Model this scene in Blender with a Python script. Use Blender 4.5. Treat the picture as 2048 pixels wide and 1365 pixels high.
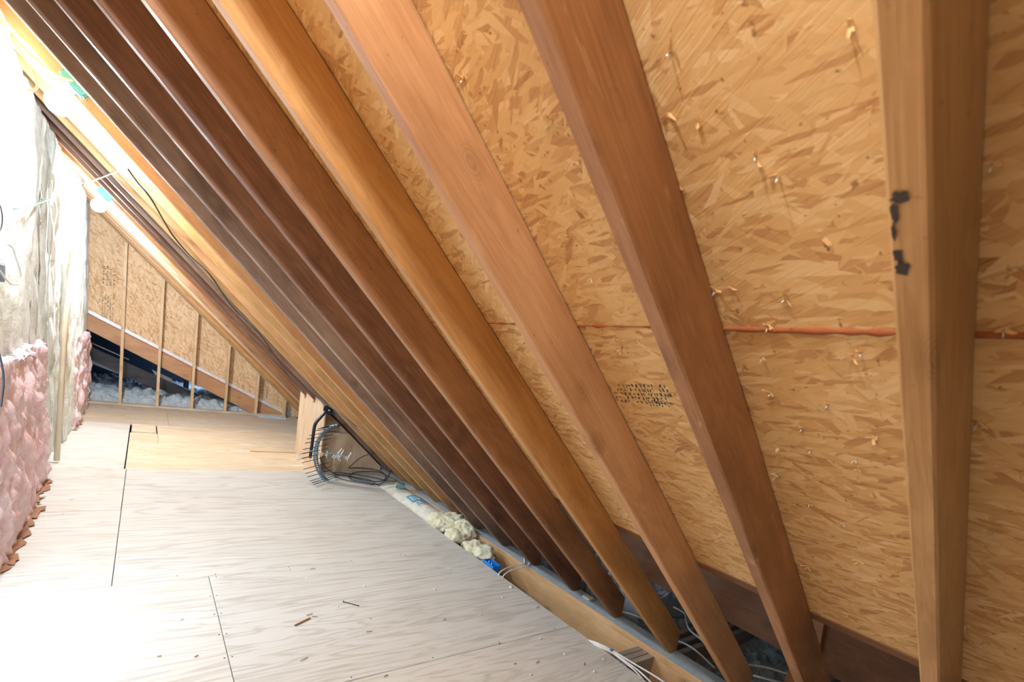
import bpy, bmesh, math, random
from mathutils import Vector, Matrix, noise
S = bpy.context.scene
for o in list(bpy.data.objects): bpy.data.objects.remove(o)
random.seed(7)

# ------------------------------------------------------------------ camera
# the camera stands at the world origin; the floor is 1.405 m below it, +Y runs down the attic
cam_d = bpy.data.cameras.new('camera'); cam = bpy.data.objects.new('camera', cam_d)
S.collection.objects.link(cam); S.camera = cam
cam_d.sensor_width = 36.0; cam_d.lens = 981.28/2048*36
cam_d.shift_x = (1024-1014.44)/2048; cam_d.shift_y = (903.24-682.5)/2048
cam_d.clip_start = 0.02; cam_d.clip_end = 60
r_, d_, f_ = (Vector((0.79964226,-0.57877358,0.15997936)), Vector((0.03739462,-0.21790571,-0.97525317)),
              Vector((0.59931119,0.78583602,-0.1526036)))
cam.matrix_world = Matrix(((r_.x,-d_.x,-f_.x,0),(r_.y,-d_.y,-f_.y,0),(r_.z,-d_.z,-f_.z,0),(0,0,0,1)))
cam_d.dof.use_dof = True; cam_d.dof.focus_distance = 2.4; cam_d.dof.aperture_fstop = 4.0

# ------------------------------------------------------------------ world, light, exposure
w = bpy.data.worlds.new('world'); S.world = w; w.use_nodes = True
w.node_tree.nodes['Background'].inputs[0].default_value = (0.80, 0.90, 1.0, 1)
w.node_tree.nodes['Background'].inputs[1].default_value = 0.08
def lamp(name, kind, loc, power, color, size, aim=None, sy=None):
    l = bpy.data.lights.new(name, kind); l.energy = power; l.color = color
    if kind == 'AREA':
        l.size = size
        if sy: l.shape = 'RECTANGLE'; l.size_y = sy
    else: l.shadow_soft_size = size
    o = bpy.data.objects.new(name, l); S.collection.objects.link(o); o.location = loc
    if aim: o.rotation_euler = (Vector(aim)-Vector(loc)).to_track_quat('-Z', 'Y').to_euler()
    return o
BULB = 820.0
# third bulb of the row, behind and above the camera's left edge
lamp('near_bulb_light', 'POINT', (-0.43, 0.50, 1.085), 92, (0.95, 0.97, 1.0), 0.035)
# weak cool light added to brighten the lower roof space beyond the gable studs
lamp('void_fill_light', 'POINT', (0.9, 11.7, -0.95), 9, (0.55, 0.75, 1.0), 0.12)
# faint warm fill light added beside the camera
lamp('camera_fill_light', 'POINT', (-0.12, -0.22, 0.30), 0.3, (1.0, 0.95, 0.88), 0.12)
# dim cool fill added behind the camera for ambient light along the attic
lamp('rear_fill_light', 'AREA', (-0.6, -2.6, 0.2), 1.5, (0.80, 0.90, 1.0), 1.6, (0.0, 4.0, -1.0))
# cool area light added before the left wall, out of frame, for rafter undersides
lamp('left_fill_light', 'AREA', (-0.60, 2.55, -0.50), 25, (0.62, 0.82, 1.0), 1.0, (1.2, 2.75, -0.75), 1.5)
S.view_settings.view_transform = 'Standard'; S.view_settings.look = 'None'
S.view_settings.gamma = 1.0; S.view_settings.use_curve_mapping = False
S.view_settings.exposure = 0.0

# ------------------------------------------------------------------ helpers
TH = 0.726990988; T = math.tan(TH); Z0 = 0.771; CT, ST = math.cos(TH), math.sin(TH)
FZ = -1.405
def roofz(x, wd=0.0): return Z0 - T*x + wd/CT
def link(o): S.collection.objects.link(o); return o
def tag(o, label=None, cat=None, group=None, kind=None):
    if label: o['label'] = label
    if cat: o['category'] = cat
    if group: o['group'] = group
    if kind: o['kind'] = kind
    return o
def mobj(name, verts, faces, mat, parent=None, loc=(0,0,0), smooth=False):
    me = bpy.data.meshes.new(name); me.from_pydata([tuple(v) for v in verts], [], faces)
    me.materials.append(mat)
    if smooth: me.polygons.foreach_set('use_smooth', [True]*len(me.polygons))
    me.update()
    o = link(bpy.data.objects.new(name, me)); place(o, loc, parent); return o
def bobj(name, bm, mat, parent=None, loc=(0,0,0), smooth=False):
    me = bpy.data.meshes.new(name); bm.normal_update(); bm.to_mesh(me); bm.free(); me.materials.append(mat)
    if smooth: me.polygons.foreach_set('use_smooth', [True]*len(me.polygons))
    o = link(bpy.data.objects.new(name, me)); place(o, loc, parent); return o
def wl(o):
    p = Vector(o.location); q = o.parent
    while q: p += q.location; q = q.parent
    return p
def place(o, loc, parent):
    o.location = loc
    if parent is not None:
        o.parent = parent; o.location = Vector(loc) - wl(parent)
def empty(name, loc, label=None, cat=None, group=None, kind=None):
    o = link(bpy.data.objects.new(name, None)); o.location = loc; o.empty_display_size = 0.05
    return tag(o, label, cat, group, kind)
def box(name, x0, x1, y0, y1, z0, z1, mat, parent=None, bev=0.0015):
    c = Vector(((x0+x1)/2, (y0+y1)/2, (z0+z1)/2)); bm = bmesh.new()
    bmesh.ops.create_cube(bm, size=1.0)
    bmesh.ops.scale(bm, vec=(x1-x0, y1-y0, z1-z0), verts=bm.verts)
    if bev: bmesh.ops.bevel(bm, geom=list(bm.edges), offset=bev, segments=1, affect='EDGES')
    return bobj(name, bm, mat, parent, c)
def slab(name, poly, axis, a0, a1, mat, parent=None):
    """polygon extruded along axis; poly in the other two coordinates (x,z) for 'y', (y,z) for 'x'"""
    def P(p, a): return Vector((p[0], a, p[1])) if axis == 'y' else (Vector((a, p[0], p[1])) if axis == 'x' else Vector((p[0], p[1], a)))
    n = len(poly); vs = [P(p, a0) for p in poly] + [P(p, a1) for p in poly]
    c = sum(vs, Vector())/len(vs); vs = [v-c for v in vs]
    fs = [tuple(range(n)), tuple(range(2*n-1, n-1, -1))] + [(i, i+n, (i+1)%n+n, (i+1)%n) for i in range(n)]
    bm = bmesh.new(); bv = [bm.verts.new(v) for v in vs]
    for f in fs: bm.faces.new([bv[i] for i in f])
    bmesh.ops.recalc_face_normals(bm, faces=bm.faces)
    return bobj(name, bm, mat, parent, c)
def smoothpts(pts, n=6):
    P = [Vector(p) for p in pts]
    if len(P) < 3: return P
    Q = [P[0]*2-P[1]] + P + [P[-1]*2-P[-2]]; out = []
    for i in range(1, len(Q)-2):
        a, b, c, d = Q[i-1:i+3]
        for k in range(n):
            t = k/n
            out.append(0.5*((2*b)+(c-a)*t+(2*a-5*b+4*c-d)*t*t+(3*b-a-3*c+d)*t**3))
    out.append(P[-1]); return out
def tube_bm(bm, pts, r, sides=8, smooth=True, flat=1.0):
    P = smoothpts(pts) if smooth else [Vector(p) for p in pts]
    rings = []; up = Vector((0.13, 0.21, 0.97)).normalized()
    for i, p in enumerate(P):
        t = (P[min(i+1, len(P)-1)] - P[max(i-1, 0)]).normalized()
        a = t.cross(up)
        if a.length < 1e-3: a = t.cross(Vector((1,0,0)))
        a.normalize(); b = a.cross(t)
        rings.append([bm.verts.new(p + (a*math.cos(q)+b*math.sin(q)*flat)*r) for q in [2*math.pi*k/sides for k in range(sides)]])
    for i in range(len(rings)-1):
        for k in range(sides):
            bm.faces.new((rings[i][k], rings[i][(k+1)%sides], rings[i+1][(k+1)%sides], rings[i+1][k]))
    bm.faces.new(rings[0][::-1]); bm.faces.new(rings[-1])
def tube(name, pts, r, mat, parent=None, sides=8, smooth=True, flat=1.0):
    c = Vector(pts[0]); bm = bmesh.new(); tube_bm(bm, [Vector(p)-c for p in pts], r, sides, smooth, flat)
    return bobj(name, bm, mat, parent, c, smooth=True)
def fbm(v, octv=4, f=1.0):
    s = 0; a = 1
    for i in range(octv):
        s += a*noise.noise(v*f); f *= 2.1; a *= 0.5
    return s
def billow(v, octv=3, f=1.0):
    s = 0; a = 1
    for i in range(octv):
        s += a*abs(noise.noise(v*f)); f *= 2.2; a *= 0.5
    return s

# ------------------------------------------------------------------ materials
def newmat(name):
    m = bpy.data.materials.new(name); m.use_nodes = True
    nt = m.node_tree; b = nt.nodes['Principled BSDF']; return m, nt, b
class NB:
    def __init__(s, nt): s.nt = nt
    def n(s, t, **k):
        x = s.nt.nodes.new(t)
        for a, v in k.items(): setattr(x, a, v)
        return x
    def l(s, a, b): s.nt.links.new(a, b)
    def math(s, op, a, b=None, c=None, clamp=False):
        x = s.n('ShaderNodeMath', operation=op); x.use_clamp = clamp
        for i, v in enumerate((a, b, c)):
            if v is None: continue
            if isinstance(v, (int, float)): x.inputs[i].default_value = v
            else: s.l(v, x.inputs[i])
        return x.outputs[0]
    def mix(s, f, a, b, mode='MIX'):
        x = s.n('ShaderNodeMix', data_type='RGBA', blend_type=mode)
        for i, v in ((0, f), (6, a), (7, b)):
            if isinstance(v, (int, float)): x.inputs[i].default_value = v
            elif isinstance(v, tuple): x.inputs[i].default_value = v if len(v) == 4 else (*v, 1)
            else: s.l(v, x.inputs[i])
        return x.outputs[2]
    def ramp(s, f, stops):
        x = s.n('ShaderNodeValToRGB'); e = x.color_ramp.elements
        while len(e) < len(stops): e.new(0.5)
        for i, (p, c) in enumerate(stops): e[i].position = p; e[i].color = (*c, 1) if len(c) == 3 else c
        s.l(f, x.inputs[0]); return x.outputs[0]
    def coords(s, scale=(1,1,1), rot=(0,0,0), rnd=0.0, src='Object'):
        tc = s.n('ShaderNodeTexCoord'); v = tc.outputs[src]
        if rnd:
            oi = s.n('ShaderNodeObjectInfo'); m = s.math('MULTIPLY', oi.outputs['Random'], rnd)
            va = s.n('ShaderNodeVectorMath', operation='ADD'); s.l(v, va.inputs[0]); s.l(m, va.inputs[1]); v = va.outputs[0]
        if rot != (0,0,0):
            m0 = s.n('ShaderNodeMapping'); m0.inputs['Rotation'].default_value = rot; s.l(v, m0.inputs[0]); v = m0.outputs[0]
        m = s.n('ShaderNodeMapping'); m.inputs['Scale'].default_value = scale; s.l(v, m.inputs[0]); return m.outputs[0]
    def noise(s, v, scale=1, detail=4, rough=0.55, dist=0.0):
        x = s.n('ShaderNodeTexNoise'); x.inputs['Scale'].default_value = scale; x.inputs['Detail'].default_value = detail
        x.inputs['Roughness'].default_value = rough; x.inputs['Distortion'].default_value = dist; s.l(v, x.inputs['Vector']); return x.outputs[0]
    def bump(s, h, b, strength=0.3, dist=0.01):
        x = s.n('ShaderNodeBump'); x.inputs['Strength'].default_value = strength; x.inputs['Distance'].default_value = dist
        s.l(h, x.inputs['Height']); s.l(x.outputs[0], b.inputs['Normal'])
def sc(c, k): return tuple(min(1, v*k) for v in c)
def wood(name, light, dark, axis='x', knots=0.35, stain=0.5, rough=0.5, fine=1.0, scuff=0.2):
    m, nt, b = newmat(name); q = NB(nt)
    def A(a, o):
        return {'x': (a, o, o), 'y': (o, a, o), 'z': (o, o, a)}[axis]
    v = q.coords(A(0.9, 9), rnd=13.0)
    n1 = q.noise(v, 1, 4, 0.6, 1.2)
    rings = q.math('SINE', q.math('MULTIPLY', n1, 55.0)); rings = q.math('MULTIPLY_ADD', rings, 0.5, 0.5)
    g = q.noise(q.coords(A(6, 220*fine), rnd=13.0), 1, 3, 0.6)
    mot = q.noise(q.coords(A(2.2, 7), rnd=29.0), 1, 3, 0.6)
    t = q.math('ADD', q.math('MULTIPLY', rings, 0.13), q.math('MULTIPLY_ADD', g, 0.45, 0.09))
    t = q.math('ADD', t, q.math('MULTIPLY', q.math('SUBTRACT', mot, 0.5), 0.9))
    mid = tuple((a+c)/2 for a, c in zip(light, dark))
    col = q.ramp(t, [(0.12, dark), (0.42, mid), (0.72, light)])
    # knots
    vk = q.n('ShaderNodeTexVoronoi'); vk.inputs['Scale'].default_value = 1.0
    q.l(q.coords(A(5.0, 8.0), rnd=7.0), vk.inputs['Vector'])
    ks = q.n('ShaderNodeSeparateColor'); q.l(vk.outputs['Color'], ks.inputs[0])
    kd = vk.outputs['Distance']; kn = q.math('SUBTRACT', 1.0, q.math('MULTIPLY', kd, 3.4), clamp=True)
    kn = q.math('MULTIPLY', kn, q.math('LESS_THAN', ks.outputs[0], 0.42))
    kr = q.math('MULTIPLY_ADD', q.math('SINE', q.math('MULTIPLY', kd, 170.0)), 0.35, 0.65)
    kn = q.math('MULTIPLY', q.math('MULTIPLY', kn, kr), knots*2.2, clamp=True)
    col = q.mix(kn, col, sc(dark, 0.35))
    # age stains, small dark specks
    st = q.noise(q.coords(A(1.6, 5), rnd=41.0), 1, 5, 0.65)
    sm = q.ramp(st, [(0.52, (0,0,0)), (0.72, (1,1,1))])
    col = q.mix(q.math('MULTIPLY', sm, stain), col, sc(dark, 0.55))
    sp = q.noise(q.coords((60,60,60), rnd=3.0), 1, 2, 0.5)
    spm = q.ramp(sp, [(0.70, (0,0,0)), (0.76, (1,1,1))])
    col = q.mix(q.math('MULTIPLY', spm, 0.45), col, sc(dark, 0.4))
    sf = q.noise(q.coords(A(7, 16), rnd=53.0), 1, 4, 0.65, 0.6)
    col = q.mix(q.math('MULTIPLY', q.ramp(sf, [(0.62, (0,0,0)), (0.74, (1,1,1))]), scuff), col, tuple(min(.9, v*1.15+.12) for v in light))
    q.l(col, b.inputs['Base Color']); b.inputs['Roughness'].default_value = rough
    b.inputs['Specular IOR Level'].default_value = 0.45
    q.bump(q.math('ADD', g, q.math('MULTIPLY', rings, 0.3)), b, 0.2, 0.0015)
    return m
def osb(name, cols, flake=1.0, rot=0.0, axes='xy', gray=None):
    """oriented strand board: layers of long random flakes, each with its own tone and grain"""
    m, nt, b = newmat(name); q = NB(nt)
    base = q.n('ShaderNodeTexCoord').outputs['Object']
    if axes == 'xz':
        mp = q.n('ShaderNodeMapping'); mp.inputs['Rotation'].default_value = (math.pi/2, 0, 0); q.l(base, mp.inputs[0]); base = mp.outputs[0]
    wob = q.n('ShaderNodeTexNoise'); wob.inputs['Scale'].default_value = 11; wob.inputs['Detail'].default_value = 3; q.l(base, wob.inputs['Vector'])
    sub = q.n('ShaderNodeVectorMath', operation='SUBTRACT'); q.l(wob.outputs['Color'], sub.inputs[0]); sub.inputs[1].default_value = (0.5, 0.5, 0.5)
    scl = q.n('ShaderNodeVectorMath', operation='SCALE'); q.l(sub.outputs[0], scl.inputs[0]); scl.inputs['Scale'].default_value = 0.014
    add = q.n('ShaderNodeVectorMath', operation='ADD'); q.l(base, add.inputs[0]); q.l(scl.outputs[0], add.inputs[1]); base = add.outputs[0]
    val = None; hgt = None; gr = None
    layers = [(92, 8, 42, 1), (65, 9, 50, .50), (15, 11, 55, .22), (118, 9, 46, .42), (84, 11, 62, .45), (48, 12, 66, .28), (135, 13, 60, .22), (98, 20, 120, .25)]
    for i, (ang, sl, sw, cover) in enumerate(layers):
        r0 = q.n('ShaderNodeMapping'); r0.inputs['Rotation'].default_value = (0, 0, math.radians(ang)+rot); q.l(base, r0.inputs[0])
        r1 = q.n('ShaderNodeMapping'); r1.inputs['Scale'].default_value = (sl/flake, sw/flake, 1.5); r1.inputs['Location'].default_value = (i*3.7, i*1.9, i*5.3)
        q.l(r0.outputs[0], r1.inputs[0])
        vo = q.n('ShaderNodeTexVoronoi'); vo.inputs['Scale'].default_value = 1; q.l(r1.outputs[0], vo.inputs['Vector'])
        sp = q.n('ShaderNodeSeparateColor'); q.l(vo.outputs['Color'], sp.inputs[0])
        r2 = q.n('ShaderNodeMapping'); r2.inputs['Scale'].default_value = (0.55, 7, 1); q.l(r1.outputs[0], r2.inputs[0])
        if i < 4: gg = q.noise(r2.outputs[0], 1, 2, 0.6)
        v = q.math('ADD', q.math('MULTIPLY', sp.outputs[0], 0.62), q.math('MULTIPLY', gg, 0.42))
        h = sp.outputs[1]
        if val is None: val, hgt = v, h
        else:
            mk = q.math('LESS_THAN', sp.outputs[2], cover)
            val = q.math('ADD', q.math('MULTIPLY', val, q.math('SUBTRACT', 1.0, mk)), q.math('MULTIPLY', v, mk))
            hh = q.math('ADD', h, 0.4)
            hgt = q.math('ADD', q.math('MULTIPLY', hgt, q.math('SUBTRACT', 1.0, mk)), q.math('MULTIPLY', hh, mk))
    big = q.noise(base, 1.6, 2, 0.5)
    val = q.math('ADD', val, q.math('MULTIPLY', q.math('SUBTRACT', big, 0.5), 0.25))
    col = q.ramp(val, [(0.10, cols[0]), (0.19, cols[1]), (0.42, cols[2]), (0.74, cols[3]), (1.0, cols[4])])
    fl = q.noise(base, 60, 2, 0.6); col = q.mix(q.ramp(fl, [(0.24, (1,1,1)), (0.33, (0,0,0))]), col, sc(cols[1], 0.6))
    q.l(col, b.inputs['Base Color']); b.inputs['Roughness'].default_value = 0.7; b.inputs['Specular IOR Level'].default_value = 0.3
    q.bump(q.math('ADD', hgt, q.math('MULTIPLY', gg, 0.4)), b, 0.55, 0.0022)
    return m
def plywood(name, light, dark, white=0.0, seed=0.0):
    m, nt, b = newmat(name); q = NB(nt)
    v = q.coords((0.5, 4.6, 1), rnd=11.0+seed)
    n1 = q.noise(v, 1, 3, 0.55, 0.8)
    s1 = q.math('SINE', q.math('MULTIPLY', n1, 70.0)); s1 = q.math('MULTIPLY_ADD', s1, 0.5, 0.5)
    s1 = q.math('POWER', s1, 3.0)
    g = q.noise(q.coords((3, 90, 1), rnd=5.0), 1, 4, 0.65)
    mot = q.noise(q.coords((1.1, 2.6, 1), rnd=3.0), 1, 4, 0.6)
    t = q.math('SUBTRACT', q.math('ADD', q.math('MULTIPLY', g, 0.75), q.math('MULTIPLY', mot, 0.55)), q.math('MULTIPLY', s1, q.math('MULTIPLY', mot, 0.42)))
    mid = tuple((a+c)/2 for a, c in zip(light, dark))
    col = q.ramp(t, [(0.28, dark), (0.48, mid), (0.66, light)])
    if white:
        wn = q.noise(q.coords((2.2, 9, 1), rnd=19.0), 1, 4, 0.6)
        col = q.mix(q.math('MULTIPLY', q.ramp(wn, [(0.60, (0,0,0)), (0.66, (1,1,1))]), white), col, (0.86, 0.85, 0.80))
    dn = q.noise(q.coords((40, 40, 40)), 1, 3, 0.7)
    col = q.mix(q.math('MULTIPLY', q.ramp(dn, [(0.68, (0,0,0)), (0.74, (1,1,1))]), 0.35), col, sc(dark, 0.45))
    dg = q.noise(q.coords((1.3, 1.3, 1), src='Object'), 1, 5, 0.7)
    col = q.mix(q.math('MULTIPLY', q.ramp(dg, [(0.55, (0,0,0)), (0.75, (1,1,1))]), 0.25), col, (0.36, 0.34, 0.31))
    q.l(col, b.inputs['Base Color']); b.inputs['Roughness'].default_value = 0.62; b.inputs['Specular IOR Level'].default_value = 0.35
    q.bump(q.math('ADD', g, q.math('MULTIPLY', s1, -0.3)), b, 0.2, 0.0015)
    return m
def fluff(name, c1, c2, scale=30, bumpd=0.012, sss=0.0):
    m, nt, b = newmat(name); q = NB(nt)
    n = q.noise(q.coords(), scale, 6, 0.7, 0.5); n2 = q.noise(q.coords(), scale*0.2, 3, 0.5)
    f = q.n('ShaderNodeTexNoise'); f.inputs['Scale'].default_value = scale*5; f.inputs['Detail'].default_value = 3; q.l(q.coords(), f.inputs['Vector'])
    col = q.ramp(q.math('ADD', q.math('MULTIPLY', n, 0.6), q.math('MULTIPLY', n2, 0.4)), [(0.33, c2), (0.62, c1)])
    q.l(col, b.inputs['Base Color']); b.inputs['Roughness'].default_value = 0.95; b.inputs['Specular IOR Level'].default_value = 0.05
    b.inputs['Sheen Weight'].default_value = 0.15
    q.bump(q.math('ADD', n, q.math('MULTIPLY', f.outputs[0], 0.35)), b, 0.6, bumpd)
    return m
def plain(name, c, rough=0.5, metal=0.0, var=0.12, emis=None, es=0.0):
    m, nt, b = newmat(name); q = NB(nt)
    n = q.noise(q.coords(), 25, 4, 0.6)
    q.l(q.ramp(n, [(0.3, sc(c, 1-var)), (0.7, sc(c, 1+var))]), b.inputs['Base Color'])
    b.inputs['Roughness'].default_value = rough; b.inputs['Metallic'].default_value = metal
    if emis: b.inputs['Emission Color'].default_value = (*emis, 1); b.inputs['Emission Strength'].default_value = es
    return m
OSBC = [(0.30, 0.135, 0.05), (0.50, 0.27, 0.11), (0.66, 0.42, 0.18), (0.74, 0.51, 0.24), (0.84, 0.66, 0.40)]
M = dict(
 osb_roof=osb('osb_roof', OSBC, 1.0),
 osb_gable=osb('osb_gable', [(0.36,0.18,0.09),(0.56,0.32,0.16),(0.74,0.49,0.28),(0.82,0.60,0.38),(0.88,0.74,0.55)], 1.3, 0.4, 'xz'),
 tan=wood('wood_tan', (0.66,0.42,0.19), (0.42,0.23,0.085), stain=0.35),
 orange=wood('wood_orange', (0.70,0.41,0.20), (0.46,0.22,0.09), stain=0.35),
 brown=wood('wood_brown', (0.46,0.24,0.115), (0.24,0.11,0.05), stain=0.5),
 scuffed=wood('wood_scuffed', (0.52,0.28,0.135), (0.28,0.13,0.055), stain=0.5, scuff=0.7),
 redbrown=wood('wood_redbrown', (0.34,0.17,0.10), (0.14,0.062,0.04), stain=0.6),
 greybrown=wood('wood_greybrown', (0.40,0.27,0.20), (0.17,0.10,0.075), stain=0.7),
 golden=wood('wood_golden', (0.68,0.38,0.14), (0.40,0.19,0.06), stain=0.3),
 stud=wood('wood_stud', (0.84,0.62,0.38), (0.62,0.41,0.22), axis='z', stain=0.25),
 beam_y=wood('wood_beam', (0.78,0.55,0.32), (0.56,0.33,0.15), axis='y', stain=0.25, knots=0.6),
 plate_y=wood('wood_plate', (0.70,0.50,0.30), (0.46,0.28,0.14), axis='y', stain=0.35),
 grey_x=wood('wood_grey_joist', (0.46,0.40,0.34), (0.26,0.21,0.17), axis='x', stain=0.3),
 dark_y=wood('wood_dark_board', (0.26,0.12,0.055), (0.13,0.055,0.025), axis='y', stain=0.4),
 diag=wood('wood_diagonal', (0.62,0.36,0.19), (0.42,0.21,0.10), axis='x', stain=0.3),
 greyboard=wood('wood_grey_board', (0.34,0.34,0.37), (0.16,0.16,0.19), axis='x', stain=0.3),
 ply=plywood('plywood_pale', (0.70,0.68,0.64), (0.50,0.45,0.39), 0.0),
 ply2=plywood('plywood_grey', (0.68,0.67,0.64), (0.47,0.44,0.39), 0.0, 3.0),
 ply3=plywood('plywood_tan', (0.77,0.63,0.46), (0.58,0.42,0.27), 0.9, 6.0),
 ply4=plywood('plywood_dusty', (0.68,0.58,0.46), (0.48,0.37,0.26), 0.0, 9.0),
 panel=wood('plywood_panel', (0.76,0.60,0.44), (0.50,0.34,0.21), axis='z', knots=0.0, stain=0.15),
 panel2=wood('plywood_panel_striped', (0.58,0.44,0.32), (0.26,0.17,0.11), axis='z', knots=0.0, stain=0.3),
 pink=fluff('pink_fibreglass', (0.97,0.83,0.87), (0.93,0.55,0.62), 22, 0.02),
 cream=fluff('cream_fibreglass', (0.86,0.89,0.88), (0.62,0.66,0.58), 16, 0.015),
 yellow=fluff('yellow_fibreglass', (0.88,0.89,0.76), (0.58,0.52,0.28), 14, 0.015),
 loose=fluff('loose_fill', (0.84,0.90,0.95), (0.40,0.50,0.60), 60, 0.03),
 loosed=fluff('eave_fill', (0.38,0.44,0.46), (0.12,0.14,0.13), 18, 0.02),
 paper=plain('kraft_paper', (0.70,0.68,0.60), 0.6), foil=plain('foil_strip', (0.80,0.84,0.90), 0.35, 0.3),
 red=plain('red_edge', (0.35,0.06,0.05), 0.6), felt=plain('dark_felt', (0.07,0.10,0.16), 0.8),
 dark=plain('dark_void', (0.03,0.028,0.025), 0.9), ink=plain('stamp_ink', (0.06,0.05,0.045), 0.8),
 blueink=plain('blue_ink', (0.06,0.33,0.55), 0.6), whiteink=plain('white_letter', (0.80,0.84,0.84), 0.6),
 nail=plain('nail_steel', (0.75,0.77,0.80), 0.3, 0.9), splinter=plain('splinter', (0.76,0.50,0.24), 0.8, 0, 0.25),
 romex=plain('white_cable', (0.82,0.83,0.84), 0.4), romexy=plain('yellow_cable', (0.85,0.66,0.22), 0.4),
 coax=plain('black_cable', (0.025,0.035,0.05), 0.4), blue=plain('blue_plastic', (0.015,0.22,0.72), 0.35),
 teal=plain('teal_plastic', (0.10,0.38,0.40), 0.4), black=plain('black_metal', (0.02,0.028,0.04), 0.3, 0.4),
 steel=plain('antenna_grey', (0.16,0.25,0.34), 0.4, 0.2), white=plain('white_plastic', (0.85,0.87,0.88), 0.4),
 orangeplastic=plain('orange_plastic', (0.80,0.42,0.08), 0.4), ceramic=plain('ceramic', (0.85,0.85,0.83), 0.3),
 gypsum=plain('gypsum', (0.30,0.32,0.32), 0.9), crumb=plain('crumb_white', (0.88,0.88,0.86), 0.9), chip=plain('chip_brown', (0.30,0.16,0.07), 0.9),
 bulb=plain('lit_bulb', (1,1,1), 0.3, emis=(0.84,0.93,1.0), es=BULB),
 bulb2=plain('lit_bulb_far', (1,1,1), 0.3, emis=(0.84,0.93,1.0), es=BULB*2.2),
 stripw=wood('wood_pale_strip', (0.88,0.78,0.64), (0.74,0.60,0.45), axis='z', knots=0, stain=.1), dust=plain('plate_dust', (0.40,0.47,0.52), 0.9),
 chipboard=plain('brown_kraft_paper', (0.34,0.17,0.09), 0.8),
 caulk=plain('red_brown_caulk', (0.34,0.10,0.03), 0.8),
)

# ------------------------------------------------------------------ setting: floor
floor = empty('floor', (0.6, 4, FZ), kind='structure')
g = 0.0017
def sheet(x0, x1, y0, y1, m, dz=0.0): return box('plywood_sheet', x0+g, x1-g, y0+g, y1-g, FZ-0.018+dz, FZ+dz, M[m], floor, 0.001)
sheet(-1.3, 2.10, -1.2, 1.85, 'ply'); sheet(-1.3, 0.345, 1.85, 3.05, 'ply', -.0005); sheet(0.345, 2.095, 1.85, 3.05, 'ply2')
sheet(-1.3, -0.09, 3.05, 4.32, 'ply'); sheet(-1.3, -0.091, 4.32, 5.53, 'ply', .001); sheet(-0.09, 2.09, 3.05, 5.53, 'ply2', -.001)
sheet(-1.3, -0.107, 5.53, 7.9, 'ply'); sheet(-0.10, 2.36, 5.53, 6.76, 'ply3', -.001); sheet(2.09, 2.36, 4.98, 5.53, 'ply2', -.001)
sheet(-0.10, 0.17, 6.76, 7.33, 'ply3'); sheet(0.17, 2.09, 6.76, 7.9, 'ply3'); sheet(-0.09, 0.16, 7.345, 7.88, 'ply3', .006)
sheet(-1.3, 0.31, 7.9, 9.60, 'ply4'); sheet(0.31, 2.30, 7.9, 9.60, 'ply4', .001)
box('lower_ceiling', -1.4, 4.2, -1.2, 12.6, -1.70, -1.68, M['gypsum'], floor)

# ------------------------------------------------------------------ setting: sloping ceiling = roof sheathing
ceiling = empty('ceiling', (0.5, 4, roofz(0.5, .14)), kind='structure')
RD = 0.140
def roof_sheet(x0, x1, y0, y1):
    L = (x1-x0)/CT; bm = bmesh.new(); bmesh.ops.create_cube(bm, size=1.0)
    bmesh.ops.scale(bm, vec=(L-0.003, y1-y0-0.003, 0.012), verts=bm.verts)
    xm = (x0+x1)/2; c = Vector((xm + (RD+0.006)*ST, (y0+y1)/2, 0)); c.z = roofz(xm) + (RD+0.006)*CT
    o = bobj('osb_sheet', bm, M['osb_roof'], ceiling, c); o.rotation_euler = (0, TH, 0); return o
xs = [-1.62, 0.81-0.912, 0.81, 1.64]
for r, (a, b_) in enumerate(((xs[0], xs[1]), (xs[1], xs[2]), (xs[2], xs[3]))):
    ys = [-0.75, 2.21, 4.64, 7.07, 9.62] if r % 2 else [-0.75, 1.0-0.012, 3.43, 5.86, 8.28, 9.62]
    for i in range(len(ys)-1): roof_sheet(a, b_, ys[i], ys[i+1])
# red-brown sealing bead squeezed into the sheet joint
pts = []
bm = bmesh.new()
sx = 0.81 + (RD)*ST
for i in range(120):
    y = 0.1 + i*0.02; rr = 0.003 + 0.006*abs(noise.noise(Vector((y*14, 2, 1)))) + 0.003*noise.noise(Vector((y*45, 2, 1))) + (0.002 if y < 0.62 else -0.0018)
    pts.append((y, rr))
vs = []
for y, rr in pts:
    cx = sx; cz = roofz(0.81)+RD*CT
    vs.append([bm.verts.new((cx + a*CT*rr - ST*hh*rr, y, cz - a*ST*rr - CT*hh*rr)) for a, hh in ((-1, 0), (-.6, .7), (.6, .7), (1, 0))])
for i in range(len(vs)-1):
    for k in range(3): bm.faces.new((vs[i][k], vs[i][k+1], vs[i+1][k+1], vs[i+1][k]))
bobj('joint_bead', bm, M['caulk'], ceiling, (0,0,0), True)

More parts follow.
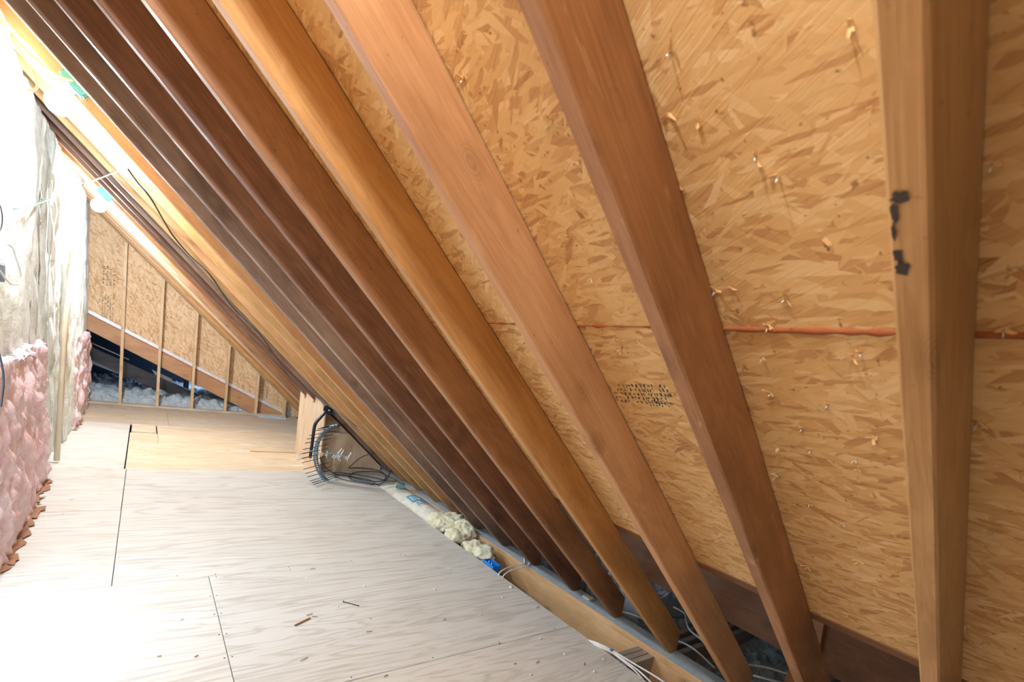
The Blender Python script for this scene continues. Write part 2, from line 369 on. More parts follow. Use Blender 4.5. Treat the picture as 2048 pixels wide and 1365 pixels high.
# nails that came through the sheathing, each with the splinter it broke out
NAILS = [(0.556, 0.514), (0.61, 0.544), (0.686, 0.563), (0.677, 0.431), (0.779, 0.36), (0.702, 0.405), (0.839, 0.554), (0.838, 0.522), (0.954, 0.497), (0.934, 0.33), (0.941, 0.344), (1.023, 0.501), (1.03, 0.395), (1.151, 0.518), (1.135, 0.444), (1.138, 0.361), (1.163, 0.36), (1.229, 0.541), (1.282, 0.474), (1.354, 0.472), (1.231, 0.156), (1.52, 0.53), (1.426, 0.39), (0.896, 0.163), (1.027, 0.183), (1.666, 0.445), (1.509, 0.187), (1.555, 0.156), (1.103, 0.134), (1.045, 0.561), (0.897, 0.472), (0.598, 0.302), (0.615, 0.226), (0.73, 0.182), (0.629, 0.498), (1.315, 0.404), (1.09, 0.452), (1.085, 0.327), (0.854, 0.431), (0.835, 0.217), (1.125, 1.166), (0.95, 1.02), (0.804, 0.852), (0.72, 0.865), (0.84, 1.046), (0.955, 0.86), (0.654, 1.036), (0.577, 1.024), (0.47, 0.946), (0.568, 0.777), (0.625, 0.758), (1.195, 0.703), (1.016, 0.726), (1.405, 0.659), (1.426, 1.163), (1.08, 1.353)]
rn = random.Random(3)
Nrm = Vector((-ST, 0, -CT))        # out of the sheathing into the attic
U1 = Vector((CT, 0, -ST)); V1 = Vector((0, 1, 0))
def roofpt(x, y):                  # x,y of a point on the sheathing face
    return Vector((x, y, Z0 + RD/CT - T*x))
for i, (x, y) in enumerate(NAILS):
    p = roofpt(x, y); d = (Nrm + U1*rn.uniform(.1,.5) + V1*rn.uniform(-.35,.35)).normalized()
    L = rn.uniform(.005, .011)
    if i % 3 != 1: tube('roofing_nail', [p, p+d*(L+.004)], 0.0011, M['nail'], ceiling, 6, False)
    a = rn.uniform(0, 6.28); bm = bmesh.new()
    for s in range(rn.choice((1, 2, 2, 3))):
        ang = a + s*rn.uniform(1.2, 2.6); e = U1*math.cos(ang) + V1*math.sin(ang); e2 = e.cross(Nrm)
        l1 = rn.uniform(.006, .018); wd = rn.uniform(.0015, .004)
        base = [e2*wd + Nrm*.0005, -e2*wd + Nrm*.0005, -e2*wd*.5 + e*l1 + Nrm*rn.uniform(.002,.008), e2*wd*.7 + e*l1*rn.uniform(.6,1) + Nrm*rn.uniform(.002,.008)]
        vv = [bm.verts.new(q) for q in base]; v2 = [bm.verts.new(q - Nrm*.0015) for q in base]
        bm.faces.new(vv); bm.faces.new(v2[::-1])
        for k in range(4): bm.faces.new((vv[k], v2[k], v2[(k+1)%4], vv[(k+1)%4]))
    bobj('splinter', bm, M['splinter'], ceiling, p)

# grade stamps on the sheathing: illegible ink strokes
def stamp(name, fn, n, W, H, parent, rnd, size=1.0, rows=5, aniso=2.5):
    """fn(u,v)->point and normal offset on the surface"""
    bm = bmesh.new()
    for r in range(rows):
        u = rnd.uniform(0, .15)*W
        while u < W:
            l = rnd.uniform(.002, .006)*size; hgt = H/rows*rnd.uniform(.25, .8)
            if rnd.random() < .8:
                v0 = H*r/rows + rnd.uniform(-.1,.1)*H/rows
                sk = rnd.uniform(-.002, .002)*size
                q = [fn(u, v0), fn(u+l*.55, v0), fn(u+l*.55+sk, v0+hgt), fn(u+sk, v0+hgt)]
                bm.faces.new([bm.verts.new(p) for p in q])
            u += l*rnd.uniform(.8, 1.8)
    return bobj(name, bm, M['ink'], parent)
rs = random.Random(5)
def f1(u, v):
    p = roofpt(1.055 + v*CT - u*.10, 0.965 - u); return p + Nrm*0.0006
stamp('ink_stamp', f1, 0, .20, .075, ceiling, rs, 2.0, 5)
stamp('ink_stamp', lambda u, v: f1(u+.11, v+.055), 0, .08, .025, ceiling, rs, 1.6, 3)

# strip and dark board hanging beyond the low edge of the sheathing
xe = 1.64 + RD*ST
o = slab('trim_1', [(xe, roofz(1.64)+RD*CT-0.004), (xe+.030, roofz(1.64)+RD*CT-.004-.030*T), (xe+.030, roofz(1.64)+RD*CT+.02-.030*T), (xe, roofz(1.64)+RD*CT+.02)], 'y', -.4, 9.6, M['dark_y']); o['kind'] = 'structure'
tag(box('hanging_board', 2.545, 2.583, -0.3, 9.3, -1.10, -0.60, M['dark_y']), 'dark brown board hanging lengthwise behind the feet of the nearest rafters', 'board')
tag(slab('brace_board', [(0.70, -1.42), (0.86, -1.42), (0.80, -0.75), (0.76, -0.75)], 'x', 2.515, 2.54, M['brown']), 'narrow brown brace leaning against the dark board behind the second nearest rafter', 'board')

# ------------------------------------------------------------------ rafters
YR0, DY = 0.227, 0.4042
mats = ['tan', 'scuffed', 'orange', 'golden', 'brown', 'redbrown', 'redbrown', 'greybrown', 'greybrown', 'orange', 'tan', 'orange', 'tan', 'greybrown', 'redbrown', 'greybrown', 'brown', 'brown', 'greybrown', 'orange', 'brown', 'orange', 'orange', 'tan']
ynear = [0.227, 0.597, 1.008, 1.430, 1.840, 2.226]
def rafter(y_far, mat, seed, label, yw=.038, dz=0):
    xa, xb = -1.66, 2.75; L = (xb-xa)/CT; n = 46
    rd = RD - 0.001; rings = []; bm = bmesh.new(); ch = 0.004
    prof = [(-yw/2+ch, 0), (yw/2-ch, 0), (yw/2, ch), (yw/2, rd-ch), (yw/2-ch, rd), (-yw/2+ch, rd), (-yw/2, rd-ch), (-yw/2, ch)]
    for i in range(n+1):
        s = -L/2 + L*i/n
        ring = []
        for k, (a, h) in enumerate(prof):
            wob = 0.0016*noise.noise(Vector((s*3.1, k*2.3, seed*7.7))) + 0.0012*noise.noise(Vector((s*11, k*5, seed)))
            bow = 0.003*noise.noise(Vector((s*.7, seed*3.1, 4)))
            ring.append(bm.verts.new((s, a + wob + bow, (h + wob) if h < rd/2 else h)))
        rings.append(ring)
    for i in range(n):
        for k in range(8): bm.faces.new((rings[i][k], rings[i+1][k], rings[i+1][(k+1)%8], rings[i][(k+1)%8]))
    bm.faces.new(rings[0]); bm.faces.new(rings[-1][::-1])
    bmesh.ops.recalc_face_normals(bm, faces=bm.faces)
    xm = (xa+xb)/2; c = Vector((xm, y_far-yw/2, roofz(xm)+dz))
    Rm = Matrix.Rotation(TH, 4, 'Y'); Mw = Matrix.Translation(c) @ Rm; Mi = Mw.inverted()
    for co, no in ((Vector((0,0,-1.385)), Vector((0,0,-1))), (Vector((2.49,0,0)), Vector((1,0,0)))):
        lc = Mi @ co; ln = Rm.inverted().to_3x3() @ no
        r = bmesh.ops.bisect_plane(bm, geom=list(bm.verts)+list(bm.edges)+list(bm.faces), plane_co=lc, plane_no=ln, clear_outer=True)
        ed = [e for e in r['geom_cut'] if isinstance(e, bmesh.types.BMEdge)]
        bmesh.ops.holes_fill(bm, edges=ed)
    o = bobj('rafter', bm, M[mat], None, c); o.rotation_euler = (0, TH, 0)
    return tag(o, label, 'rafter', 'rafters under the roof sheathing')
RL = ['tan rafter nearest the camera, upright near the right photo edge, with dark ink smears',
 'second nearest rafter, orange brown with pale scuffs, running to the bottom photo edge',
 'third nearest rafter, plain orange face with bare sheathing on both its sides',
 'golden brown rafter with a round knot, fourth counted from the nearest',
 'fifth rafter from the nearest, orange lower edge and dark shadowed upper face',
 'sixth rafter from the nearest, dark red brown with greyish lower edge']
ordn = ['seventh', 'eighth', 'ninth', 'tenth', 'eleventh', 'twelfth', 'thirteenth', 'fourteenth', 'fifteenth', 'sixteenth', 'seventeenth', 'eighteenth', 'nineteenth', 'twentieth', 'twenty-first', 'twenty-second', 'twenty-third', 'twenty-fourth']
tail = {9: 'with the first lit bulb', 16: 'with the far lit bulb', 23: 'against the gable wall'}
ordn = ordn
cw = {'tan': 'tan', 'orange': 'orange', 'golden': 'golden', 'brown': 'brown', 'redbrown': 'red brown', 'greybrown': 'grey brown', 'scuffed': 'brown'}
for i in range(24):
    y = ynear[i] if i < 6 else YR0 + DY*i + 0.005
    lab = RL[i] if i < 6 else '%s rafter, %s counted from the nearest%s' % (cw[mats[i]], ordn[i-6], ', '+tail[i] if i in tail else '')
    ra = rafter(y, mats[i], i+1, lab)
    if i == 0: near = ra
# ink smears on the nearest rafter's underside
bm = bmesh.new()
rs = random.Random(9)
for (x, hw, ww) in ((0.600, .008, .010), (0.612, .012, .0045), (0.628, .012, .003), (0.648, .010, .0055), (0.660, .010, .0085)):
    vs = []
    for k in range(14):
        a = 2*math.pi*k/14; rr = rs.uniform(.6, 1.1)
        vs.append(bm.verts.new(Vector((x, .2235-ww, roofz(x))) + U1*math.cos(a)*hw*rr + V1*math.sin(a)*ww*rr + Nrm*.0022))
    bm.faces.new(vs)
sm_ = bobj('ink_smear', bm, M['ink']); sm_.parent = near; sm_.matrix_parent_inverse = (Matrix.Translation(near.location) @ Matrix.Rotation(TH, 4, 'Y')).inverted()

# ------------------------------------------------------------------ eave framing
pl = box('wall_plate', 2.366, 2.506, -0.8, 9.45, -1.423, -1.386, M['beam_y']); pl.data.materials.append(M['dust'])
for p_ in pl.data.polygons:
    if p_.normal.z > .9: p_.material_index = 1
tag(pl, 'long flat plate along the floor edge carrying the rafter feet', 'plate')
bmh = box('rim_beam', 2.370, 2.41, -0.8, 9.45, -1.66, -1.4255, M['beam_y']); tag(bmh, 'knotty pale beam on edge under the plate beside the floor edge', 'beam')
for i in range(3):
    tag(box('joist', 2.06, 2.3705, 1.445+i*.040, 1.481+i*.040, -1.66, -1.4235, M['grey_x']), ['grey joist ply nearest the camera crossing from floor to beam, lowest of three','middle grey joist ply of the three crossing from floor to beam','farthest grey joist ply of the three crossing from floor to beam'][i], 'joist', 'joist plies')
    tag(box('joist', 2.507, 3.5, 1.400+i*.075, 1.436+i*.075, -1.66, -1.4235, M['grey_x']), ['grey joist beyond the plate, nearest of three in the dark eave','grey joist beyond the plate, middle of three in the dark eave','grey joist beyond the plate, farthest of three in the dark eave'][i], 'joist', 'eave joists')
for i, y in enumerate((0.85, 2.35, 3.05)):
    tag(box('joist', 2.507, 3.5, y, y+.038, -1.66, -1.4235, M['grey_x']), ['single grey joist in the dark eave behind the second nearest rafter foot', 'single grey joist in the dark eave behind the fifth rafter foot', 'single grey joist in the dark eave behind the seventh rafter foot'][i], 'joist', 'eave joists')
def heap(name, x0, x1, y0, y1, zb, amp, mat, step=.03, f=6, seed=0, slope=None, smooth=False):
    nx, ny = int((x1-x0)/step), int((y1-y0)/step); vs = []; fs = []
    cx, cy = (x0+x1)/2, (y0+y1)/2
    for j in range(ny+1):
        for i in range(nx+1):
            x = x0+(x1-x0)*i/nx; y = y0+(y1-y0)*j/ny
            h = billow(Vector((x, y, seed)), 3, f)*amp*2 + fbm(Vector((x, y, seed+5)), 2, 1.4)*amp*.7
            if slope: h += slope(x, y)
            vs.append((x-cx + .4*amp*noise.noise(Vector((x*17, y*17, 3))), y-cy + .4*amp*noise.noise(Vector((x*17, y*17, 9))), h))
    for j in range(ny):
        for i in range(nx):
            a = j*(nx+1)+i; fs.append((a, a+1, a+nx+2, a+nx+1))
    # closed sides and bottom
    n0 = len(vs); per = [i for i in range(nx+1)] + [j*(nx+1)+nx for j in range(1, ny+1)] + [ny*(nx+1)+i for i in range(nx-1, -1, -1)] + [j*(nx+1) for j in range(ny-1, 0, -1)]
    for k in per: vs.append((vs[k][0], vs[k][1], -.12))
    m = len(per)
    for k in range(m): fs.append((per[k], n0+k, n0+(k+1)%m, per[(k+1)%m]))
    fs.append(tuple(n0+k for k in range(m)))
    o = mobj(name, vs, fs, mat, None, (cx, cy, zb), smooth); o['kind'] = 'stuff'; return o
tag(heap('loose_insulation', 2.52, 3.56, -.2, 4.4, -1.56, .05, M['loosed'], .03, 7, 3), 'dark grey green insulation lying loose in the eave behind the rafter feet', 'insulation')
tag(heap('loose_insulation', 2.75, 3.55, 1.85, 2.7, -1.44, .05, M['loose'], .022, 9, 8), 'pale blue grey insulation tuft in the eave behind the third and fourth rafter feet', 'insulation')
o = box('wall_right', 3.6, 3.64, -.8, 9.6, -1.68, -.2, M['dark']); o['kind'] = 'structure'  # near-black backing wall; the eave's darkness is put into its colour

# ------------------------------------------------------------------ gable wall at the far end
gab = empty('wall_back', (0.6, 9.55, FZ), kind='structure')
def dz_(x): return -0.08 - 0.4562*(x+0.71)
def gpanel(x0, x1):
    t0, t1 = roofz(x0, .15), roofz(x1, .15)
    return slab('osb_panel', [(x0+.001, dz_(x0)-.05), (x0+.001, t0), (x1-.001, t1), (x1-.001, max(dz_(x1)-.05, -1.40))], 'y', 9.602, 9.614, M['osb_gable'], gab)
gpanel(-1.25, 0.19); gpanel(0.19, 1.13)
slab('osb_panel', [(1.131, dz_(1.13)-.05), (1.131, roofz(1.13, .15)), (2.40, roofz(2.40, .15)), (2.40, -1.40), (1.95, -1.40)], 'y', 9.602, 9.614, M['osb_gable'], gab)
slab('diagonal_board', [(-1.25, dz_(-1.25)), (2.18, dz_(2.18)), (1.69, -1.404), (1.60, -1.404), (-1.25, dz_(-1.25)-.235)], 'y', 9.56, 9.598, M['diag'], gab)
slab('foil_strip', [(-1.25, dz_(-1.25)-.004), (-1.25, dz_(-1.25)+.045), (2.1, dz_(2.1)+.05), (2.1, dz_(2.1)+.002)], 'y', 9.555, 9.60, M['foil'], gab)
slab('red_strip', [(-1.25, dz_(-1.25)-.016), (-1.25, dz_(-1.25)-.006), (1.5, dz_(1.5)-.006), (1.5, dz_(1.5)-.016)], 'y', 9.555, 9.5595, M['red'], gab)
for x in (-0.735, -0.268, 0.195, 0.655, 1.135, 1.605, 2.07):
    zt = roofz(x+.019)-.004
    if x > -.7: box('stud', x-.019, x+.019, 9.46, 9.548, FZ+.034, zt, M['stud'], gab)
    else: box('stud', x-.019, x+.019, 9.46, 9.548, FZ+.034, 1.3, M['stud'], gab)
box('bottom_plate', -1.2, 2.1, 9.44, 9.56, FZ+.002, FZ+.034, M['ply4'], gab, .003)
rs = random.Random(11)
def f2(u, v): return Vector((-.525 + v, 9.6012, .62 - u))
stamp('ink_stamp', f2, 0, .27, .16, gab, rs, 3.2, 4)
def f3(u, v): return Vector((-.525 + v, 9.6012, .24 - u))
stamp('ink_stamp', f3, 0, .40, .15, gab, rs, 2.8, 5)
def f4(u, v): return Vector((1.68 + v, 9.6012, -.74 - u))
stamp('ink_stamp', f4, 0, .36, .12, gab, rs, 3.0, 4)

# the dark lower roof space seen under the diagonal board
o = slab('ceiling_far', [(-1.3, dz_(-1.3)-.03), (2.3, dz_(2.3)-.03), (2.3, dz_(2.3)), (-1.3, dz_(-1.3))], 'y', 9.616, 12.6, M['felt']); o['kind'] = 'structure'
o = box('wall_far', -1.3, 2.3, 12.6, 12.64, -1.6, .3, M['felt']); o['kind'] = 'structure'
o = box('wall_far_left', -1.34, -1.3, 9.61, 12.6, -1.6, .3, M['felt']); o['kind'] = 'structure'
tag(slab('lower_rafter', [(-1.2, -0.44), (2.0, -1.73), (2.0, -1.9), (-1.2, -.72)], 'y', 10.58, 10.62, M['greyboard']), 'grey sloping rafter in the dark roof space behind the diagonal board', 'rafter')
tag(slab('foil_scrap', [(-.75, -.545), (-.2, -.77), (-.2, -.785), (-.75, -.565)], 'y', 10.57, 10.578, M['foil']), 'thin pale foil edge on the grey sloping rafter behind the first gable stud', 'scrap')
tag(slab('foil_scrap', [(.12, -.90), (.42, -1.03), (.40, -1.09), (.16, -.98)], 'y', 10.55, 10.565, M['foil']), 'torn piece of pale foil on the grey sloping rafter between the first two gable studs', 'scrap')
for i, (x, zt) in enumerate(((0.62, -.75), (1.15, -1.0))):
    tag(box('dark_post', x, x+.09, 11.2, 11.24, -1.5, zt, M['greyboard']), ['dark post in the lower roof space, left of two', 'dark post in the lower roof space, right of two'][i], 'post', 'dark posts')
tag(heap('loose_insulation', -1.25, 2.2, 9.60, 12.3, -1.44, .07, M['loose'], .032, 6, 1, lambda x, y: .10*math.exp(-((y-9.95)/.5)**2) + .10*(y-9.6)*.5), 'heaped pale blue loose insulation on the floor behind the gable studs', 'insulation')
tag(heap('insulation_tuft', 1.62, 2.05, 9.22, 9.42, -1.40, .012, M['loose'], .012, 25, 2), 'scattered pale fluff on the floor before the last gable stud', 'insulation')

# ------------------------------------------------------------------ left wall: studs, batts
WX = -0.655
o = box('wall_left', -1.0, -0.97, -1.2, 9.6, FZ, 1.62, M['stud']); o['kind'] = 'structure'
def batt(name, x0, x1, y0, y1, z0, z1, mat, amp=.02, step=.022, f=7, ridge=0.0, seed=0, label='', group=None, top=None):
    """a soft slab: all faces gridded, pushed in and out by noise"""
    bm = bmesh.new(); c = Vector(((x0+x1)/2, (y0+y1)/2, z0)); sx, sy, sz = x1-x0, y1-y0, z1-z0
    nx, ny, nz = [max(2, int(v/step)) for v in (sx, sy, sz)]; cache = {}
    def V(i, j, k):
        key = (i, j, k)
        if key in cache: return cache[key]
        x, y, z = -sx/2+sx*i/nx, -sy/2+sy*j/ny, sz*k/nz
        n = Vector(((i == nx)-(i == 0), (j == ny)-(j == 0), (k == nz)-(k == 0)*0)).normalized() if (i in (0, nx) or j in (0, ny) or k == nz) else Vector((0, 0, -.2))
        # round the corners
        rr = 1.0
        ex = min(nx-i, 3)/3; ey = min(j, ny-j, 3)/3; ez = min(nz-k, 3)/3
        q = Vector((x+c.x, y+c.y, (z+seed)*(.75 if 'pink' in name else .4)))
        h = amp*(1.7*(billow(q, 2, f)-.30) + .16*fbm(q, 2, 38) + .8*fbm(q, 2, f*.35))
        if ridge: h += ridge*(noise.noise(Vector((y*17+seed, z*.8, 3))) + .5*noise.noise(Vector((y*45, z*2.0, seed))))
        rc = (1-ex)*.4+(1-ey)*.4+(1-ez)*.4
        p = Vector((x, y, z)) + n*h - Vector((n.x, n.y, n.z))*amp*rc
        if top is not None and k > 0:
            p.z = p.z*(top(p.y+c.y, p.x+c.x)-z0)/sz
        if k == 0: p.z = max(p.z, 0.0)
        cache[key] = bm.verts.new(p); return cache[key]
    def quad(a, b, cc, d): bm.faces.new((a, b, cc, d))
    for j in range(ny):
        for k in range(nz):
            quad(V(nx,j,k), V(nx,j+1,k), V(nx,j+1,k+1), V(nx,j,k+1)); quad(V(0,j+1,k), V(0,j,k), V(0,j,k+1), V(0,j+1,k+1))
    for i in range(nx):
        for k in range(nz):
            quad(V(i,0,k), V(i+1,0,k), V(i+1,0,k+1), V(i,0,k+1)); quad(V(i+1,ny,k), V(i,ny,k), V(i,ny,k+1), V(i+1,ny,k+1))
        for j in range(ny):
            quad(V(i,j,nz), V(i+1,j,nz), V(i+1,j+1,nz), V(i,j+1,nz)); quad(V(i,j+1,0), V(i+1,j+1,0), V(i+1,j,0), V(i,j,0))
    o = bobj(name, bm, mat, None, c, True)
    return tag(o, label, 'insulation', group)
def wt(y, x): return roofz(x) - .02
GB = 'cream insulation batts in the left wall'
for (y0, y1, xf, rd, lab) in ((3.25, 4.88, -.645, .012, 'wide cream insulation batt above the nearer pink batt, left of the thin brown stud'),
    (4.93, 5.40, -.665, .012, 'cream insulation batt just right of the thin brown stud'),
    (5.41, 5.84, -.675, .028, 'ridged cream insulation batt, second to the right of the thin brown stud'),
    (5.86, 6.52, -.665, .030, 'deeply grooved cream insulation batt left of the leaning strip of wood'),
    (6.55, 8.30, -.615, .014, 'bulging white insulation batt above the farther pink batt'),
    (8.32, 9.40, -.66, .014, 'greenish cream insulation batt at the far end, beside the gable wall')):
    batt('insulation_batt', -.80, xf, y0, y1, FZ+.002, roofz(xf)-.03, M['cream'], .018, .022, 7, rd*1.4, y0, lab, GB, wt)
for i, (y, lab) in enumerate(((3.22, 'stud at the left photo edge beside the wide cream batt'), (4.905, 'thin brown stud showing between two cream batts'), (8.31, 'stud between the two farthest cream batts'))):
    tag(box('wall_stud', -.79, -.662, y-.012, y+.012, FZ, roofz(-.66)-.01, M['stud']), lab, 'stud', 'left wall studs')
GP = 'pink insulation batts on the floor against the left wall'
batt('pink_insulation_batt', -.635, -.54, 3.2, 4.42, FZ+.002, -.33, M['pink'], .034, .014, 7, .01, 3, 'large pink insulation batt at the left photo edge', GP)
batt('pink_insulation_batt', -.635, -.575, 4.30, 5.15, FZ+.002, -.31, M['pink'], .034, .014, 7, .01, 8, 'pink insulation batt behind the large one, its ragged end towards the leaning strip', GP)
batt('pink_insulation_batt', -.635, -.60, 7.25, 9.15, FZ+.002, -.34, M['pink'], .038, .020, 6.5, .01, 5, 'farther pink insulation batt, beside the gable wall', GP)
def flange(parent, x, y0, y1, seed, z=FZ+.003):
    r = random.Random(seed); n = int((y1-y0)/.035); bm = bmesh.new(); a = []; b = []
    for i in range(n+1):
        y = y0+(y1-y0)*i/n; a.append(bm.verts.new((x, y, z+.004))); b.append(bm.verts.new((x+r.uniform(.012, .062), y+r.uniform(-.03, .03), z+r.uniform(0, .012))))
    for i in range(n): bm.faces.new((a[i], b[i], b[i+1], a[i+1]))
    g_ = bmesh.ops.extrude_face_region(bm, geom=list(bm.faces))
    for v in [q for q in g_['geom'] if isinstance(q, bmesh.types.BMVert)]: v.co.z += .0015
    o = bobj('paper_flange', bm, M['chipboard'], parent); o.location = -wl(parent); o['label'] = 'ragged brown paper flange'
pk = [o for o in bpy.data.objects if o.name.startswith('pink_insulation_batt')]
flange(pk[0], -.555, 3.3, 4.40, 1); flange(pk[1], -.59, 4.45, 5.12, 2); flange(pk[2], -.615, 7.25, 7.9, 3)
tag(tube('leaning_strip', [(-.56, 6.99, 1.04), (-.60, 6.3, -.12), (-.585, 5.72, -1.385)], .024, M['stripw'], None, 4, False), 'pale strip of wood leaning against the left wall between the pink batts', 'strip')
tag(tube('metal_rod', [(-.62, 4.1, .47), (-.62, 4.7, .59), (-.62, 5.47, .77)], .005, M['teal'], None, 6), 'thin green grey rod sticking out of the cream batts', 'rod')
tag(tube('white_cable', [(-.63, 3.5, .12), (-.60, 3.64, .21), (-.6, 3.81, .25), (-.6, 3.95, .24), (-.6, 4.0, .21), (-.60, 4.12, .15), (-.6, 4.17, .10), (-.6, 4.08, .06), (-.6, 3.9, .05), (-.6, 3.73, .08), (-.6, 3.6, .11)], .005, M['romex']), 'white cable looped at the blue wall box on the left', 'cable')
bxo = empty('wall_box', (-.62, 3.74, .05), 'small slate blue electrical box in the cream batts at the left photo edge', 'box')
box('body', -.66, -.61, 3.64, 3.82, .05, .15, M['steel'], bxo, .004); box('cover', -.612, -.607, 3.65, 3.81, .06, .14, M['steel'], bxo, .002)
tag(tube('black_cord', [(-.5, 3.0, -.24), (-.5, 3.08, -.32), (-.5, 3.11, -.40), (-.5, 3.06, -.50)], .004, M['coax']), 'black cord hanging before the pink batt at the left photo edge', 'cord')
tag(tube('black_cord', [(-.625, 3.64, .24), (-.61, 3.73, .32), (-.61, 3.74, .40), (-.62, 3.68, .46)], .003, M['coax']), 'thin black cord on the cream batt above the blue wall box', 'cord')
tag(tube('black_cord', [(-.61, 3.79, 1.13), (-.60, 3.91, 1.11), (-.60, 4.05, 1.11), (-.62, 4.15, 1.15)], .004, M['coax']), 'short black cord sagging at the top of the cream batts', 'cord')

# ------------------------------------------------------------------ lamps
def lampset(xb, yb, zb, bx, by, bz, r, label, bm_):
    e = empty('ceiling_lamp', (bx, by, bz), label, 'lamp', 'bare bulbs on the rafters')
    bm = bmesh.new(); bmesh.ops.create_cube(bm, size=1.0); bmesh.ops.scale(bm, vec=(.13, .045, .085), verts=bm.verts); bmesh.ops.bevel(bm, geom=list(bm.edges), offset=.008, segments=2, affect='EDGES')
    o = bobj('junction_box', bm, M['teal'], e, (bx, by, bz)); o.rotation_euler = (0, TH, 0); o['label'] = 'teal plastic junction box'
    d = (Vector((xb, yb, zb))-Vector((bx, by, bz))); dn = d.normalized()
    tube('socket', [Vector((bx, by, bz))+dn*.03, Vector((xb, yb, zb))-dn*r*.8], .026, M['ceramic'], e, 14, False)
    bm = bmesh.new(); bmesh.ops.create_uvsphere(bm, u_segments=24, v_segments=14, radius=r); 
    o = bobj('bulb', bm, M[bm_], e, (xb, yb, zb), True); o['label'] = 'lit white bulb'
lampset(-.42, 3.90, 1.045, -.335, 3.795, 1.15, .06, 'nearer bare lit bulb on a rafter, with a teal junction box, at upper left', 'bulb')
lampset(-.42, 6.75, .995, -.36, 6.62, 1.10, .06, 'farther bare lit bulb on a rafter, at the left before the gable wall', 'bulb2')
RY = .0
wl_ = [([(-.90,3.74,1.56),(-.62,3.74,1.29),(-.52,3.73,1.22),(-.44,3.76,1.15),(-.36,3.785,1.135)], 'romex', 'white cable entering the nearer lamp box, uppermost of the bundle'),
 ([(-.92,3.72,1.50),(-.66,3.72,1.24),(-.55,3.72,1.17),(-.46,3.74,1.11),(-.37,3.77,1.12)], 'romex', 'white cable entering the nearer lamp box, lowest of the bundle'),
 ([(-.90,3.70,1.53),(-.60,3.70,1.25),(-.50,3.70,1.165),(-.42,3.74,1.135),(-.35,3.77,1.14)], 'romexy', 'yellow cable in the bundle at the nearer lamp box'),
 ([(-.88,3.68,1.60),(-.68,3.66,1.34),(-.60,3.69,1.26),(-.56,3.70,1.19),(-.50,3.70,1.10),(-.48,3.70,1.03),(-.515,3.70,1.0)], 'romexy', 'yellow cable curling down beside the cream batts at upper left'),
 ([(-.75,3.66,1.46),(-.62,3.66,1.32),(-.58,3.68,1.22),(-.56,3.70,1.10),(-.55,3.72,1.04)], 'romex', 'white cable hanging down beside the curling yellow one')]
for pts, m_, lab in wl_:
    tag(tube('cable', pts, .006, M[m_], None, 8, True, .7), lab, 'cable', 'cables at the nearer lamp')
BLACKC = [(-0.276, 4.6, 1.006), (-0.19, 4.42, 0.929), (-0.125, 4.20, 0.872), (-0.075, 4.238, 0.827), (-0.007, 4.288, 0.767), (0.06, 4.50, 0.707), (0.14, 4.75, 0.635), (0.266, 4.87, 0.524), (0.402, 4.92, 0.403), (0.631, 5.15, 0.199), (0.862, 5.30, -0.006), (1.18, 5.60, -0.289), (1.342, 5.50, -0.433), (1.5, 5.30, -0.574), (1.60, 5.05, -0.66)]
BLACKC = [(-.125, 4.138, .872), (-.075, 4.238, .827), (-.007, 4.288, .767), (.06, 4.529, .707), (.14, 4.806, .635), (.266, 4.918, .524), (.402, 4.816, .403), (.631, 5.27, .199), (.862, 5.191, -.006), (1.18, 5.7, -.289), (1.342, 5.555, -.433), (1.5, 5.32, -.574), (1.56, 4.97, -.628), (1.66, 4.6, -.72)]
tag(tube('antenna_cable', BLACKC, .0055, M['coax']), 'thin black cable running down across the rafters to the antenna', 'cable')
tag(tube('grey_cable', [(-0.70, 8.3, 1.384), (-0.452, 6.484, 1.162), (-0.276, 5.201, 1.006), (-0.173, 4.452, 0.914), (-0.128, 4.15, 0.870)], .006, M['greyboard']), 'pale grey cable strung under the rafters from the far bulb to the black cable', 'cable')

# ------------------------------------------------------------------ plywood enclosure behind the antenna
enc = empty('plywood_enclosure', (1.9, 5.9, FZ), 'plywood enclosure notched under the rafters behind the antenna', 'enclosure')
prof = [(5.42, FZ+.001), (6.52, FZ+.001), (6.52, -.60)]
for yr in (6.29+.005, 5.89):
    prof += [(yr+.02, -.60), (yr+.02, -.675), (yr-.055, -.675), (yr-.055, -.59)]
prof += [(5.50, -.60), (5.50, -.675), (5.42, -.675)]
slab('side_panel', prof, 'x', 1.592, 1.608, M['panel'], enc)
slab('front_panel', [(1.61, FZ+.001), (2.35, FZ+.001), (2.35, -1.335), (1.925, -.955), (1.61, -.955)], 'y', 5.545, 5.56, M['panel'], enc)
o = slab('upper_panel', [(1.61, -.955), (1.925, -.955), (1.61, -.68)], 'y', 5.58, 5.595, M['panel2'], enc); o['label'] = 'darker striped plywood piece above'
tag(box('wood_batten', 1.07, 1.585, 6.45, 6.485, FZ+.001, FZ+.013, M['stud'], None, .002), 'thin pale batten lying on the tan plywood by the enclosure', 'batten')

